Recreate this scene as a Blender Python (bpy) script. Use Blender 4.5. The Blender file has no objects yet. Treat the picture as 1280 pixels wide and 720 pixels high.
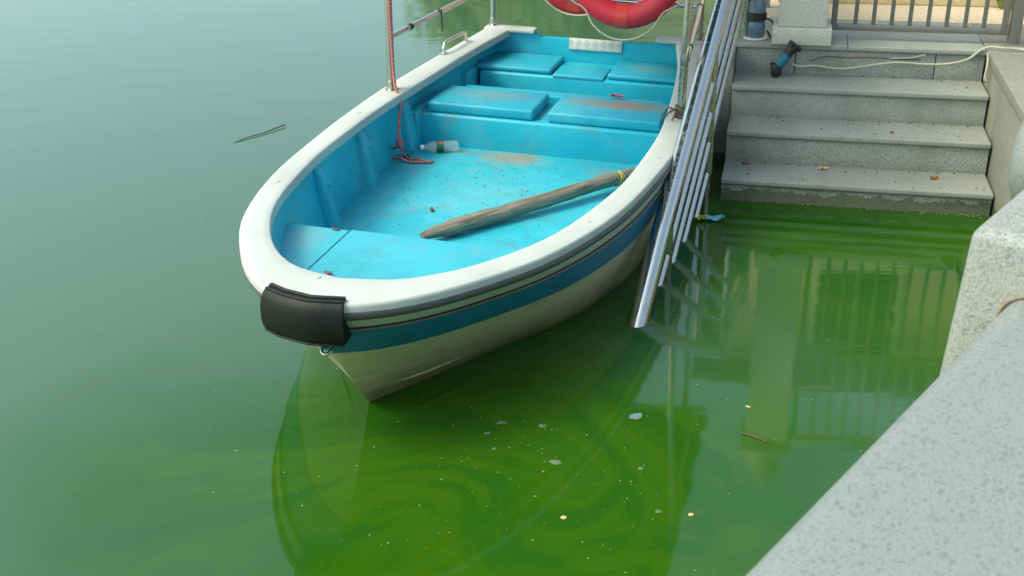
import bpy, bmesh, math, random
from mathutils import Vector, Matrix
random.seed(7)
R = math.radians
scene = bpy.context.scene
C = scene.collection

# ------------------------------------------------------------------ camera
cam_d = bpy.data.cameras.new('camera'); cam = bpy.data.objects.new('camera', cam_d); C.objects.link(cam)
CAM_H, PITCH, ROLL = 2.205, .444, -.023
fw = Vector((0, math.cos(PITCH), -math.sin(PITCH))); rt0 = Vector((1, 0, 0)); up0 = rt0.cross(fw)
rt = rt0 * math.cos(ROLL) + up0 * math.sin(ROLL); up = up0 * math.cos(ROLL) - rt0 * math.sin(ROLL)
cam.matrix_world = Matrix(((rt.x, up.x, -fw.x, 0), (rt.y, up.y, -fw.y, 0), (rt.z, up.z, -fw.z, CAM_H), (0, 0, 0, 1)))
cam_d.sensor_width = 36; cam_d.lens = 36 * 1415 / 1280
cam_d.clip_start = .05; cam_d.clip_end = 1500
cam_d.dof.use_dof = True; cam_d.dof.focus_distance = 4.6; cam_d.dof.aperture_fstop = 7.1
scene.camera = cam
# ------------------------------------------------------------------ sky, sun, exposure
SUN_EL, SUN_AZ = 54, -106          # degrees; azimuth from +Y towards +X
w = bpy.data.worlds.new('World'); scene.world = w; w.use_nodes = True
nt = w.node_tree; bg = nt.nodes['Background']; sky = nt.nodes.new('ShaderNodeTexSky'); sky.sky_type = 'NISHITA'
sky.sun_disc = False; sky.sun_elevation = R(SUN_EL); sky.sun_rotation = R(SUN_AZ)
sky.air_density = 1.0; sky.dust_density = 4.0; sky.ozone_density = .3
tint = nt.nodes.new('ShaderNodeMix'); tint.data_type = 'RGBA'; tint.blend_type = 'MULTIPLY'; tint.inputs[0].default_value = 1; tint.inputs[7].default_value = (.97, 1.04, .93, 1)
nt.links.new(sky.outputs[0], tint.inputs[6]); nt.links.new(tint.outputs[2], bg.inputs[0]); bg.inputs[1].default_value = .15
sl = bpy.data.lights.new('sun', 'SUN'); sun = bpy.data.objects.new('sun', sl); C.objects.link(sun)
sl.energy = .8; sl.angle = R(16); sl.color = (1, .96, .80)
sd = Vector((math.sin(R(SUN_AZ)) * math.cos(R(SUN_EL)), math.cos(R(SUN_AZ)) * math.cos(R(SUN_EL)), math.sin(R(SUN_EL))))
sun.rotation_euler = sd.to_track_quat('Z', 'Y').to_euler(); sun.location = sd * 40
scene.view_settings.view_transform = 'Standard'; scene.view_settings.look = 'None'
scene.view_settings.gamma = 1; scene.view_settings.use_curve_mapping = False
scene.view_settings.exposure = 1.28
scene.render.engine = 'CYCLES'
scene.cycles.max_bounces = 8; scene.cycles.transparent_max_bounces = 8
scene.cycles.caustics_reflective = False; scene.cycles.caustics_refractive = False

# ------------------------------------------------------------------ materials
MATS = {}
def new_mat(name):
    m = bpy.data.materials.new(name); m.use_nodes = True; MATS[name] = m
    return m, m.node_tree, m.node_tree.nodes['Principled BSDF']
def N(t, typ, **kw):
    n = t.nodes.new(typ)
    for k, v in kw.items():
        if k in n.inputs.keys(): n.inputs[k].default_value = v
        else: setattr(n, k, v)
    return n
def c4(c): return (c[0], c[1], c[2], 1)
def noise(t, vec, scale, detail=4, rough=.55, dist=0):
    n = N(t, 'ShaderNodeTexNoise'); n.inputs['Scale'].default_value = scale; n.inputs['Detail'].default_value = detail
    n.inputs['Roughness'].default_value = rough; n.inputs['Distortion'].default_value = dist
    if vec is not None: t.links.new(vec, n.inputs['Vector'])
    return n.outputs[0]
def ramp(t, fac, stops):
    r = N(t, 'ShaderNodeValToRGB'); e = r.color_ramp.elements
    e[0].position, e[0].color = stops[0][0], c4(stops[0][1]); e[1].position, e[1].color = stops[-1][0], c4(stops[-1][1])
    for p, c in stops[1:-1]: k = e.new(p); k.color = c4(c)
    t.links.new(fac, r.inputs[0]); return r.outputs[0]
def g(v): return (v, v, v)
def mixc(t, fac, a, b, mode='MIX'):
    m = N(t, 'ShaderNodeMix', data_type='RGBA', blend_type=mode)
    for sock, val in ((m.inputs[0], fac), (m.inputs[6], a), (m.inputs[7], b)):
        if isinstance(val, (int, float)): sock.default_value = val
        elif isinstance(val, tuple): sock.default_value = c4(val)
        else: t.links.new(val, sock)
    return m.outputs[2]
def mth(t, op, a, b=0.):
    m = N(t, 'ShaderNodeMath', operation=op)
    for s, v in ((m.inputs[0], a), (m.inputs[1], b)):
        if isinstance(v, (int, float)): s.default_value = v
        else: t.links.new(v, s)
    return m.outputs[0]
def coords(t, kind='Object', scale=None):
    tc = N(t, 'ShaderNodeTexCoord').outputs[kind]
    if scale:
        mp = N(t, 'ShaderNodeMapping'); mp.inputs['Scale'].default_value = scale; t.links.new(tc, mp.inputs[0]); return mp.outputs[0]
    return tc
def bump(t, b, h, strength=.2, dist=.01):
    n = N(t, 'ShaderNodeBump'); n.inputs['Strength'].default_value = strength; n.inputs['Distance'].default_value = dist
    t.links.new(h, n.inputs['Height']); t.links.new(n.outputs[0], b.inputs['Normal'])

def paint(name, col, dirt=(.25, .2, .13), rough=.4, amount=.35, wear=None, wear_amt=.4, dscale=5, spec=.5, speck=0, stains=(), scum=False):
    """a painted or moulded surface with worn patches and dirt"""
    m, t, b = new_mat(name); v = coords(t)
    base = mixc(t, ramp(t, noise(t, v, 2.3, 5), [(.35, g(0)), (.7, g(1))]), col, tuple(x * .82 for x in col))
    if wear: base = mixc(t, ramp(t, noise(t, v, 3.1, 8, .68), [(.46, g(0)), (.72, g(wear_amt))]), base, wear)
    d = ramp(t, noise(t, v, dscale, 9, .7), [(.54, g(0)), (.74, g(amount))])
    base = mixc(t, d, base, dirt)
    if scum:      # weed and silt left by the water along the lower hull
        geo = N(t, 'ShaderNodeNewGeometry'); sz_ = N(t, 'ShaderNodeSeparateXYZ'); t.links.new(geo.outputs['Position'], sz_.inputs[0])
        vs_ = coords(t, 'Object', (1.2, 1.2, 9)); hh = mth(t, 'ADD', sz_.outputs[2], mth(t, 'MULTIPLY', noise(t, vs_, 4, 8, .7), -.42))
        base = mixc(t, ramp(t, mth(t, 'ADD', hh, .3), [(.10, g(.85)), (.17, g(.45)), (.30, g(0))]), base, (.20, .16, .045))
    for (sx, sy, rx, ry, col_, amt) in stains:     # spilt mud and rust marks, ragged ovals
        mp = N(t, 'ShaderNodeMapping'); mp.inputs['Location'].default_value = (-sx / rx, -sy / ry, 0); mp.inputs['Scale'].default_value = (1 / rx, 1 / ry, 0); t.links.new(v, mp.inputs[0])
        ln = N(t, 'ShaderNodeVectorMath', operation='LENGTH'); t.links.new(mp.outputs[0], ln.inputs[0])
        e = mth(t, 'ADD', ln.outputs['Value'], mth(t, 'MULTIPLY', noise(t, v, 13, 7, .7), 1.5))
        base = mixc(t, ramp(t, mth(t, 'MULTIPLY', e, .5), [(.5, g(amt)), (.86, g(0))]), base, col_)
    if speck:
        s = ramp(t, noise(t, v, 55, 3, .5), [(.69, g(0)), (.73, g(speck))]); base = mixc(t, s, base, (.06, .045, .03))
    t.links.new(base, b.inputs['Base Color'])
    t.links.new(ramp(t, noise(t, v, 7, 5), [(.3, g(rough * .85)), (.75, g(min(1, rough * 1.5)))]), b.inputs['Roughness'])
    b.inputs['Specular IOR Level'].default_value = spec
    bump(t, b, noise(t, v, 40, 4), .08, .003)
    return m
def granite(name, light, mid, dark, scale=170, stain=.35, stain_col=(.13, .14, .1), wet=False, rough=.75, bstr=.35, fleck=.6):
    m, t, b = new_mat(name); v = coords(t)
    n1 = noise(t, v, scale, 2, .6)
    base = ramp(t, n1, [(.32, dark), (.45, mid), (.62, light)])
    vo = N(t, 'ShaderNodeTexVoronoi'); vo.inputs['Scale'].default_value = scale * .75; t.links.new(v, vo.inputs['Vector'])
    sp = N(t, 'ShaderNodeSeparateColor'); t.links.new(vo.outputs['Color'], sp.inputs[0])
    base = mixc(t, ramp(t, sp.outputs[0], [(.86, g(0)), (.9, g(fleck))]), base, tuple(x * .45 for x in dark))
    big = ramp(t, noise(t, v, 3.2, 8, .65), [(.42, g(0)), (.72, g(stain))])
    base = mixc(t, big, base, stain_col)
    if wet:   # algae and tide marks: ragged green-brown growth near the water line
        geo = N(t, 'ShaderNodeNewGeometry'); sx = N(t, 'ShaderNodeSeparateXYZ'); t.links.new(geo.outputs['Position'], sx.inputs[0])
        hgt = mth(t, 'ADD', sx.outputs[2], mth(t, 'MULTIPLY', noise(t, v, 14, 6, .7), -.12))
        k = ramp(t, hgt, [(-.05, g(.75)), (-.035, g(.3)), (.01, g(.0))]); base = mixc(t, k, base, (.035, .05, .012))
    t.links.new(base, b.inputs['Base Color']); b.inputs['Roughness'].default_value = rough
    bump(t, b, n1, bstr, .002)
    return m
def simple(name, col, rough=.5, metal=0, var=.2, scale=20, alpha=1, spec=.5, bstr=0):
    m, t, b = new_mat(name); v = coords(t)
    base = mixc(t, noise(t, v, scale, 5), tuple(min(1, x * (1 + var)) for x in col), tuple(x * (1 - var) for x in col))
    t.links.new(base, b.inputs['Base Color']); b.inputs['Roughness'].default_value = rough
    b.inputs['Metallic'].default_value = metal; b.inputs['Alpha'].default_value = alpha; b.inputs['Specular IOR Level'].default_value = spec
    if bstr: bump(t, b, noise(t, v, scale * 2, 5), bstr, .004)
    return m

paint('boat_blue', (.010, .41, .55), (.2, .16, .1), .38, .5, (.06, .47, .58), .5)
paint('floor_blue', (.02, .39, .50), (.17, .14, .09), .5, .62, (.10, .46, .54), .75, 6, speck=.9, stains=((1.42, -.13, .16, .24, (.30, .22, .13), .75), (1.40, -.48, .05, .30, (.26, .2, .12), .6), (2.0, -.1, .5, .4, (.16, .42, .46), .3), (1.5, .45, .1, .2, (.25, .2, .13), .5)))
paint('lid_blue', (.008, .35, .48), (.27, .2, .12), .42, .4, (.06, .42, .54), .6, 3.2, stains=((1.06, .45, .12, .24, (.30, .17, .06), .75), (1.05, .25, .10, .2, (.24, .2, .12), .5), (1.08, -.35, .14, .3, (.20, .24, .2), .5), (.25, .42, .1, .2, (.16, .24, .22), .5)))
paint('deck_blue', (.03, .36, .46), (.22, .2, .15), .42, .3, (.06, .41, .50), .7, stains=((3.30, -.46, .16, .12, (.20, .30, .30), .4),))
paint('gunwale_white', (.44, .48, .455), (.34, .32, .26), .5, .38, None, 0, 6)
paint('band_white', (.42, .46, .40), (.2, .22, .13), .4, .5, None, 0, 9)
paint('hull_cream', (.60, .56, .37), (.30, .25, .09), .3, .7, (.64, .60, .44), .5, 4, scum=True)
paint('hull_blue', (.007, .17, .33), (.02, .09, .12), .42, .4, (.01, .19, .29), .4)
simple('rub_rubber', (.085, .09, .095), .6, 0, .35, 30)
simple('fender_rubber', (.005, .008, .007), .55, 0, .6, 16, spec=.25, bstr=.5)
simple('bead_brown', (.13, .105, .07), .6, 0, .6, 26)
simple('joint_tan', (.22, .17, .11), .9, 0, .4, 60)
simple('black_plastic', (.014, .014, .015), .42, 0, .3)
simple('hinge_rust', (.16, .09, .05), .6, .3, .5, 40)
granite('granite_riser', (.40, .43, .38), (.275, .30, .262), (.10, .115, .10), 200, .55, (.12, .13, .095), True, .8, .5, .22)
granite('granite_tread', (.33, .355, .315), (.275, .297, .26), (.17, .186, .16), 230, .5, (.17, .165, .12), True, .65, .25, .35)
granite('granite_wall', (.27, .275, .225), (.20, .205, .165), (.11, .115, .09), 200, .6, (.15, .15, .09), True, .7, .3, .4)
granite('granite_rail', (.21, .243, .238), (.185, .215, .211), (.115, .138, .137), 240, .2, (.26, .27, .25), False, .55, .15, .35)
granite('granite_post', (.275, .305, .285), (.215, .24, .225), (.11, .125, .118), 230, .2, (.4, .36, .25), False, .7, .25, .3)
granite('pillar_stone', (.66, .64, .56), (.59, .57, .50), (.45, .44, .38), 160, .35, (.33, .33, .27), False, .75, .2, .2)
granite('landing_stone', (.50, .47, .39), (.43, .40, .33), (.30, .28, .22), 210, .4, (.25, .22, .16), False, .7, .2, .3)
granite('yard_stone_sunlit', (.60, .52, .38), (.53, .45, .32), (.42, .35, .25), 60, .4, (.36, .30, .2), False, .85, .2, .2)  # warm cream tone stands in for sunlight on the yard
granite('cream_wall_sunlit', (.68, .56, .33), (.63, .52, .30), (.52, .43, .25), 25, .35, (.4, .33, .2), False, .85, .2, 0)  # cream paint, its warmth also standing in for sunlight on the walls
granite('pink_wall', (.62, .51, .35), (.58, .47, .32), (.5, .4, .27), 20, .3, (.3, .27, .22), False, .85, .1, 0)
simple('roof_tile', (.13, .09, .075), .8, 0, .3, 12, bstr=.4)
simple('steel_gate', (.20, .205, .185), .45, .55, .2, 25)
simple('window_dark', (.03, .04, .045), .1, 0, .1)
def steel(name, col=(.62, .62, .60), rough=.16):
    m, t, b = new_mat(name); v = coords(t)
    t.links.new(mixc(t, ramp(t, noise(t, v, 14, 8, .7), [(.5, g(0)), (.75, g(.25))]), col, (.36, .33, .25)), b.inputs['Base Color'])
    b.inputs['Metallic'].default_value = 1
    t.links.new(ramp(t, noise(t, v, 30, 6), [(.35, g(rough * .7)), (.7, g(rough * 1.9))]), b.inputs['Roughness']); return m
steel('steel', (.60, .60, .56), .17); steel('steel_dull', (.42, .43, .37), .2)
paint('buoy_red', (.66, .028, .05), (.3, .05, .05), .45, .3, (.6, .05, .08), .5)
paint('buoy_band', (.70, .06, .045), (.35, .05, .04), .35, .3)
simple('cord_pale', (.46, .42, .35), .8, 0, .3, 60)
simple('cable_pale', (.37, .36, .28), .6, 0, .3, 18)
simple('twine_yellow', (.42, .32, .06), .8, 0, .3, 60)
simple('twine_brown', (.10, .078, .052), .9, 0, .5, 60)
simple('leaf_brown', (.13, .065, .03), .8, 0, .5, 40)
simple('leaf_rust', (.22, .075, .03), .8, 0, .4, 40)
simple('leaf_straw', (.48, .38, .17), .8, 0, .3, 40)
simple('cap_white', (.75, .77, .78), .4, 0, .05)
simple('label_green', (.012, .11, .05), .4, 0, .3, 30)
simple('label_red', (.5, .07, .09), .4, 0, .3, 60)
simple('tool_teal', (.0, .15, .19), .4, 0, .2)
simple('foam', (.17, .23, .15), .8, 0, .3, 80, .6)
simple('speck', (.20, .24, .10), .7, 0, .5, 9)
simple('foil_pale', (.13, .19, .18), .6, 0, .3, 40)
simple('wrapper_cyan', (.12, .42, .50), .3, 0, .4, 60); simple('wrapper_yellow', (.36, .34, .04), .4, 0, .4, 50)
simple('wrapper_red', (.55, .05, .08), .35, 0, .5, 120); simple('paper_pale', (.55, .5, .45), .6, 0, .4, 90)
simple('chip_wood', (.12, .085, .075), .7, 0, .5, 90)
simple('jug_blue', (.10, .19, .27), .15, 0, .5, 40, .8); simple('clear_plastic', (.72, .78, .78), .08, 0, .05, 20, .2)
simple('canvas_blue', (.03, .13, .22), .7, 0, .2, 6)
simple('bark', (.07, .052, .036), .9, 0, .4, 12, bstr=.5)
simple('leaf_a', (.15, .19, .045), .6, 0, .5, 2.0); simple('leaf_b', (.11, .15, .035), .6, 0, .5, 2.0); simple('leaf_c', (.17, .20, .05), .6, 0, .5, 2.0)
simple('bank_earth', (.09, .095, .04), .9, 0, .4, 1)
simple('silt', (.02, .03, .01), .9)

def wood(name):
    m, t, b = new_mat(name); v = coords(t, 'Object', (2.2, 40, 40))
    n = noise(t, v, 1.6, 8, .7, .6)
    base = ramp(t, n, [(.3, (.045, .038, .028)), (.45, (.15, .128, .095)), (.62, (.27, .242, .185)), (.75, (.34, .31, .245))])
    t.links.new(base, b.inputs['Base Color']); b.inputs['Roughness'].default_value = .85; bump(t, b, n, .7, .006); return m
wood('weathered_wood')
def rope_mat(name, a, c):
    m, t, b = new_mat(name); v = coords(t)
    wv = N(t, 'ShaderNodeTexWave', wave_type='BANDS', bands_direction='DIAGONAL'); wv.inputs['Scale'].default_value = 28; wv.inputs['Distortion'].default_value = 1.5
    t.links.new(v, wv.inputs['Vector'])
    t.links.new(mixc(t, ramp(t, wv.outputs[1], [(.62, g(0)), (.8, g(1))]), a, c), b.inputs['Base Color']); b.inputs['Roughness'].default_value = .85
    bump(t, b, wv.outputs[1], .5, .003); return m
rope_mat('rope_red', (.44, .10, .10), (.50, .20, .19))
def checker_pad(name):
    m, t, b = new_mat(name); v = coords(t)
    mp = N(t, 'ShaderNodeMapping'); mp.inputs['Rotation'].default_value = (R(45), 0, 0); t.links.new(v, mp.inputs[0])
    ck = N(t, 'ShaderNodeTexChecker'); ck.inputs['Scale'].default_value = 26; t.links.new(mp.outputs[0], ck.inputs[0])
    c = mixc(t, ck.outputs[1], (.60, .60, .55), (.47, .47, .42))
    c = mixc(t, ramp(t, noise(t, v, 18, 7, .7), [(.52, g(0)), (.7, g(.6))]), c, (.25, .23, .18))
    t.links.new(c, b.inputs['Base Color']); b.inputs['Roughness'].default_value = .6; return m
checker_pad('pad_pale')
def water_mat():
    m, t, b = new_mat('pond_water'); v = coords(t)
    # slow swirls of algae: warp the coordinates, then stretch them into streaks
    wn = N(t, 'ShaderNodeTexNoise'); wn.inputs['Scale'].default_value = .75; wn.inputs['Detail'].default_value = 3; t.links.new(v, wn.inputs['Vector'])
    sub = N(t, 'ShaderNodeVectorMath', operation='SUBTRACT'); sub.inputs[1].default_value = (.5, .5, .5); t.links.new(wn.outputs['Color'], sub.inputs[0])
    scl = N(t, 'ShaderNodeVectorMath', operation='SCALE'); scl.inputs['Scale'].default_value = 2.1; t.links.new(sub.outputs[0], scl.inputs[0])
    add = N(t, 'ShaderNodeVectorMath', operation='ADD'); t.links.new(v, add.inputs[0]); t.links.new(scl.outputs[0], add.inputs[1])
    def vortex(src, c, r, ang):
        ds = N(t, 'ShaderNodeVectorMath', operation='DISTANCE'); ds.inputs[1].default_value = c; t.links.new(src, ds.inputs[0])
        q = mth(t, 'DIVIDE', ds.outputs['Value'], r); ex = mth(t, 'POWER', 2.718, mth(t, 'MULTIPLY', mth(t, 'MULTIPLY', q, q), -1))
        rot = N(t, 'ShaderNodeVectorRotate', rotation_type='Z_AXIS'); rot.inputs['Center'].default_value = c
        t.links.new(src, rot.inputs['Vector']); t.links.new(mth(t, 'MULTIPLY', ex, ang), rot.inputs['Angle']); return rot.outputs[0]
    vx = vortex(v, (-.05, 2.95, 0), .5, 1.6); vx = vortex(vx, (-.3, 3.6, 0), .6, -1.2); vx = vortex(vx, (.6, 3.9, 0), .6, .6)
    sc2 = N(t, 'ShaderNodeVectorMath', operation='SCALE'); sc2.inputs['Scale'].default_value = .9; t.links.new(sub.outputs[0], sc2.inputs[0])
    va = N(t, 'ShaderNodeVectorMath', operation='ADD'); t.links.new(vx, va.inputs[0]); t.links.new(sc2.outputs[0], va.inputs[1])
    vm = N(t, 'ShaderNodeMapping'); vm.inputs['Scale'].default_value = (.75, 1.5, 1); vm.inputs['Rotation'].default_value = (0, 0, .5); t.links.new(va.outputs[0], vm.inputs[0])
    n1 = noise(t, vm.outputs[0], 1.2, 4, .5, .3)
    n2 = noise(t, vm.outputs[0], 4.5, 7, .6, .6)
    f = mth(t, 'ADD', mth(t, 'MULTIPLY', n1, .76), mth(t, 'MULTIPLY', n2, .24))
    film = ramp(t, f, [(.34, (.012, .062, .003)), (.42, (.016, .076, .003)), (.465, (.015, .074, .003)), (.485, (.020, .081, .002)), (.53, (.026, .088, .002)), (.56, (.019, .082, .003)), (.63, (.023, .090, .004)), (.72, (.018, .082, .006))])
    # the algae film gathers in the corner between the boat, the steps and the balustrade
    dn = N(t, 'ShaderNodeVectorMath', operation='DISTANCE'); dn.inputs[1].default_value = (-.08, 3.15, 0); t.links.new(add.outputs[0], dn.inputs[0])
    dn2 = N(t, 'ShaderNodeVectorMath', operation='DISTANCE'); dn2.inputs[1].default_value = (1.75, 5.1, 0); t.links.new(add.outputs[0], dn2.inputs[0])
    near = ramp(t, mth(t, 'MULTIPLY', mth(t, 'MINIMUM', dn.outputs['Value'], mth(t, 'ADD', dn2.outputs['Value'], .3)), .25), [(.20, g(1)), (.37, g(0))])
    calm = ramp(t, noise(t, v, .5, 4), [(.3, (.042, .102, .050)), (.7, (.046, .108, .054))])  # milky base, paler to make up for weak sky reflection on open water
    wide = ramp(t, mth(t, 'MULTIPLY', mth(t, 'MINIMUM', dn.outputs['Value'], dn2.outputs['Value']), .25), [(.24, g(1)), (.50, g(0))])
    plain = ramp(t, noise(t, v, .9, 4), [(.3, (.017, .072, .010)), (.7, (.021, .080, .013))])
    base = mixc(t, near, mixc(t, wide, calm, plain), film)
    fine = ramp(t, noise(t, v, 90, 3, .6), [(.66, g(0)), (.74, g(.35))])
    base = mixc(t, mth(t, 'MULTIPLY', fine, near), base, (.035, .10, .015))
    t.links.new(base, b.inputs['Base Color'])
    b.inputs['IOR'].default_value = 1.5; b.inputs['Roughness'].default_value = .05
    rip = noise(t, coords(t, 'Object', (.55, 1.5, 1)), 2.6, 3, .5, .3)
    bump(t, b, rip, .055, .03)
water_mat()

# ------------------------------------------------------------------ mesh helpers
def tag(o, label, cat, group=None):
    o['label'] = label; o['category'] = cat
    if group: o['group'] = group
    return o
def link(name, me, mat, parent=None):
    o = bpy.data.objects.new(name, me); C.objects.link(o)
    if mat and not me.materials: me.materials.append(MATS[mat])
    if parent: o.parent = parent
    return o
def mesh(name, vs, fs, mat, parent=None, smooth=False, angle=None):
    me = bpy.data.meshes.new(name); me.from_pydata([tuple(v) for v in vs], [], fs); me.update()
    if smooth:
        me.polygons.foreach_set('use_smooth', [True] * len(me.polygons))
        if angle: me.set_sharp_from_angle(angle=R(angle))
    return link(name, me, mat, parent)
def empty(name, loc=(0, 0, 0), rot=(0, 0, 0)):
    o = bpy.data.objects.new(name, None); C.objects.link(o); o.location = loc; o.rotation_euler = rot; o.empty_display_size = .1; return o
def box_bm(lo, hi, bev=0, seg=2):
    bm = bmesh.new(); bmesh.ops.create_cube(bm, size=1)
    for v in bm.verts: v.co = Vector([(a + b) / 2 + c * (b - a) for a, b, c in zip(lo, hi, v.co)])
    if bev: bmesh.ops.bevel(bm, geom=bm.edges[:], offset=bev, segments=seg, affect='EDGES', profile=.5)
    return bm
def fin(name, bm, mat, parent=None, smooth=True, angle=40):
    bmesh.ops.recalc_face_normals(bm, faces=bm.faces[:])
    me = bpy.data.meshes.new(name); bm.to_mesh(me); bm.free()
    if smooth:
        me.polygons.foreach_set('use_smooth', [True] * len(me.polygons)); me.set_sharp_from_angle(angle=R(angle))
    return link(name, me, mat, parent)
def box(name, lo, hi, mat, parent=None, bev=.004, seg=2): return fin(name, box_bm(lo, hi, bev, seg), mat, parent)
def prism_bm(poly, z0, z1, bev=0, seg=2):
    bm = bmesh.new(); bot = [bm.verts.new((x, y, z0)) for x, y in poly]; top = [bm.verts.new((x, y, z1)) for x, y in poly]
    bm.faces.new(bot[::-1]); bm.faces.new(top); n = len(poly)
    for i in range(n): bm.faces.new((bot[i], bot[(i + 1) % n], top[(i + 1) % n], top[i]))
    if bev: bmesh.ops.bevel(bm, geom=bm.edges[:], offset=bev, segments=seg, affect='EDGES')
    return bm
def smooth_path(pts, per=6, closed=False):
    P = [Vector(p) for p in pts]; out = []; n = len(P)
    rng = n if closed else n - 1
    for i in range(rng):
        p0 = P[(i - 1) % n] if closed or i > 0 else P[0] * 2 - P[1]; p1 = P[i]; p2 = P[(i + 1) % n]
        p3 = P[(i + 2) % n] if closed or i + 2 < n else P[-1] * 2 - P[-2]
        for k in range(per):
            u = k / per
            out.append(.5 * ((2 * p1) + (p2 - p0) * u + (2 * p0 - 5 * p1 + 4 * p2 - p3) * u * u + (-p0 + 3 * p1 - 3 * p2 + p3) * u ** 3))
    if not closed: out.append(P[-1])
    return out
def tube_geo(pts, r, seg=10, closed=False, caps=True):
    P = [Vector(p) for p in pts]; n = len(P); vs, fs = [], []
    nrm = None
    for i in range(n):
        a = P[(i - 1) % n] if closed or i else P[i]; b = P[(i + 1) % n] if closed or i < n - 1 else P[i]
        tg = (b - a).normalized()
        if nrm is None: nrm = tg.orthogonal().normalized()
        nrm = (nrm - tg * nrm.dot(tg)).normalized(); bn = tg.cross(nrm)
        ri = r[i] if isinstance(r, (list, tuple)) else r
        for k in range(seg):
            an = 2 * math.pi * k / seg; vs.append(P[i] + (nrm * math.cos(an) + bn * math.sin(an)) * ri)
    for i in range(n if closed else n - 1):
        j = (i + 1) % n
        for k in range(seg):
            l = (k + 1) % seg; fs.append((i * seg + k, i * seg + l, j * seg + l, j * seg + k))
    if caps and not closed:
        fs.append(tuple(range(seg))[::-1]); fs.append(tuple((n - 1) * seg + k for k in range(seg)))
    return vs, fs
def tube(name, pts, r, mat, parent=None, seg=10, closed=False):
    vs, fs = tube_geo(pts, r, seg, closed); return mesh(name, vs, fs, mat, parent, True, 60)
def multi(name, geos, mat, parent=None, angle=50):
    V, Fs = [], []
    for vs, fs in geos:
        o = len(V); V += list(vs); Fs += [tuple(i + o for i in f) for f in fs]
    return mesh(name, V, Fs, mat, parent, True, angle)
def lathe(name, prof, mat, parent=None, seg=20, axis='Z', flute=None):
    vs, fs = [], []
    for j, (r, h) in enumerate(prof):
        for k in range(seg):
            a = 2 * math.pi * k / seg; rr = r * (flute(j, a) if flute else 1); p = (rr * math.cos(a), rr * math.sin(a), h)
            vs.append(p if axis == 'Z' else (p[2], p[0], p[1]))
    for j in range(len(prof) - 1):
        for k in range(seg):
            l = (k + 1) % seg; fs.append((j * seg + k, j * seg + l, (j + 1) * seg + l, (j + 1) * seg + k))
    fs.append(tuple(range(seg))[::-1]); fs.append(tuple((len(prof) - 1) * seg + k for k in range(seg)))
    return mesh(name, vs, fs, mat, parent, True, 45)
def struct(o): o['kind'] = 'structure'; return o
def crumple(name, size, mat, parent=None, n=5, h=.3, seed=1, ratio=1.0):
    """a thin crumpled flake (leaf, wrapper): a bent little sheet with thickness"""
    rd = random.Random(seed); bm = bmesh.new(); gr = []
    for i in range(n + 1):
        row = []
        for j in range(n + 1):
            u, v = i / n * 2 - 1, j / n * 2 - 1
            k = 1 - .35 * abs(u) ** 2 * abs(v) ** 2 + rd.uniform(-.08, .08)
            row.append(bm.verts.new((u * size * k, v * size * ratio * k, size * h * (abs(rd.gauss(0, .5)) + .12 + .25 * u * u))))
        gr.append(row)
    for i in range(n):
        for j in range(n): bm.faces.new((gr[i][j], gr[i + 1][j], gr[i + 1][j + 1], gr[i][j + 1]))
    r = bmesh.ops.extrude_face_region(bm, geom=bm.faces[:])
    for e in r['geom']:
        if isinstance(e, bmesh.types.BMVert): e.co.z -= .0012
    return fin(name, bm, mat, parent, True, 35)

# ------------------------------------------------------------------ frames of the place
PSI = .243
UX, UY = math.sin(PSI), math.cos(PSI); VX, VY = math.cos(PSI), -math.sin(PSI)
SO = (1.123, 5.665)
def sw(u, v, z=0): return Vector((SO[0] + UX * u + VX * v, SO[1] + UY * u + VY * v, z))
STEP_ROT = (0, 0, -PSI)                       # local X = along the steps, local Y = up the flight
TR, RI, Z0, NOSE, TH, WID = .289, .175, .095, .022, .028, 1.36
ZL = Z0 + 3 * RI + TH                          # landing level
BANG = 3.436; AX, AY = math.sin(BANG), math.cos(BANG)
BM = Matrix.Translation((.579 - .03 * -AY, 7.273 - .03 * AX, 0)) @ Matrix.Rotation(math.atan2(AY, AX), 4, 'Z') @ Matrix.Rotation(R(-1.5), 4, 'X')
def in_boat(o, loc, rot=(0, 0, 0)):
    o.matrix_world = BM @ Matrix.Translation(loc) @ Matrix.Rotation(rot[2], 4, 'Z') @ Matrix.Rotation(rot[1], 4, 'Y') @ Matrix.Rotation(rot[0], 4, 'X'); return o

# ------------------------------------------------------------------ water and ground
struct(mesh('pond_water', [(-400, -60, 0), (400, -60, 0), (400, 600, 0), (-400, 600, 0)], [(0, 1, 2, 3)], 'pond_water'))
struct(mesh('pond_bed', [(-400, -60, -2), (400, -60, -2), (400, 600, -2), (-400, 600, -2)], [(0, 1, 2, 3)], 'silt'))
struct(fin('far_bank', prism_bm([(-400, 120), (-60, 95), (-8, 36), (14, 33), (40, 30), (400, 60), (400, 600), (-400, 600)], -1, .7, 0), 'bank_earth'))
DQ = Vector((.65, .76)); NQ = Vector((.76, -.65)); Q0 = Vector((.27, 1.08))
def rq(s, l): p = Q0 + DQ * s + NQ * l; return (p.x, p.y)
p1 = sw(-2.62, WID + .3); p2 = sw(3.4 * TR, WID + .3); p3 = sw(4 * TR + .02, WID + .3); p4 = sw(4 * TR + .02, -.16); p5 = sw(26, -.16); p6 = sw(26, 30); p7 = sw(-12, 30)
quay_poly = [rq(-9, .0), rq(2.05, .0), (p1.x, p1.y), (p3.x, p3.y), (p4.x, p4.y), (p5.x, p5.y), (p6.x, p6.y), (p7.x, p7.y), rq(-9, 9)]
struct(fin('quay_ground', prism_bm(quay_poly, -1.2, ZL - .004, 0), 'landing_stone'))

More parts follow.
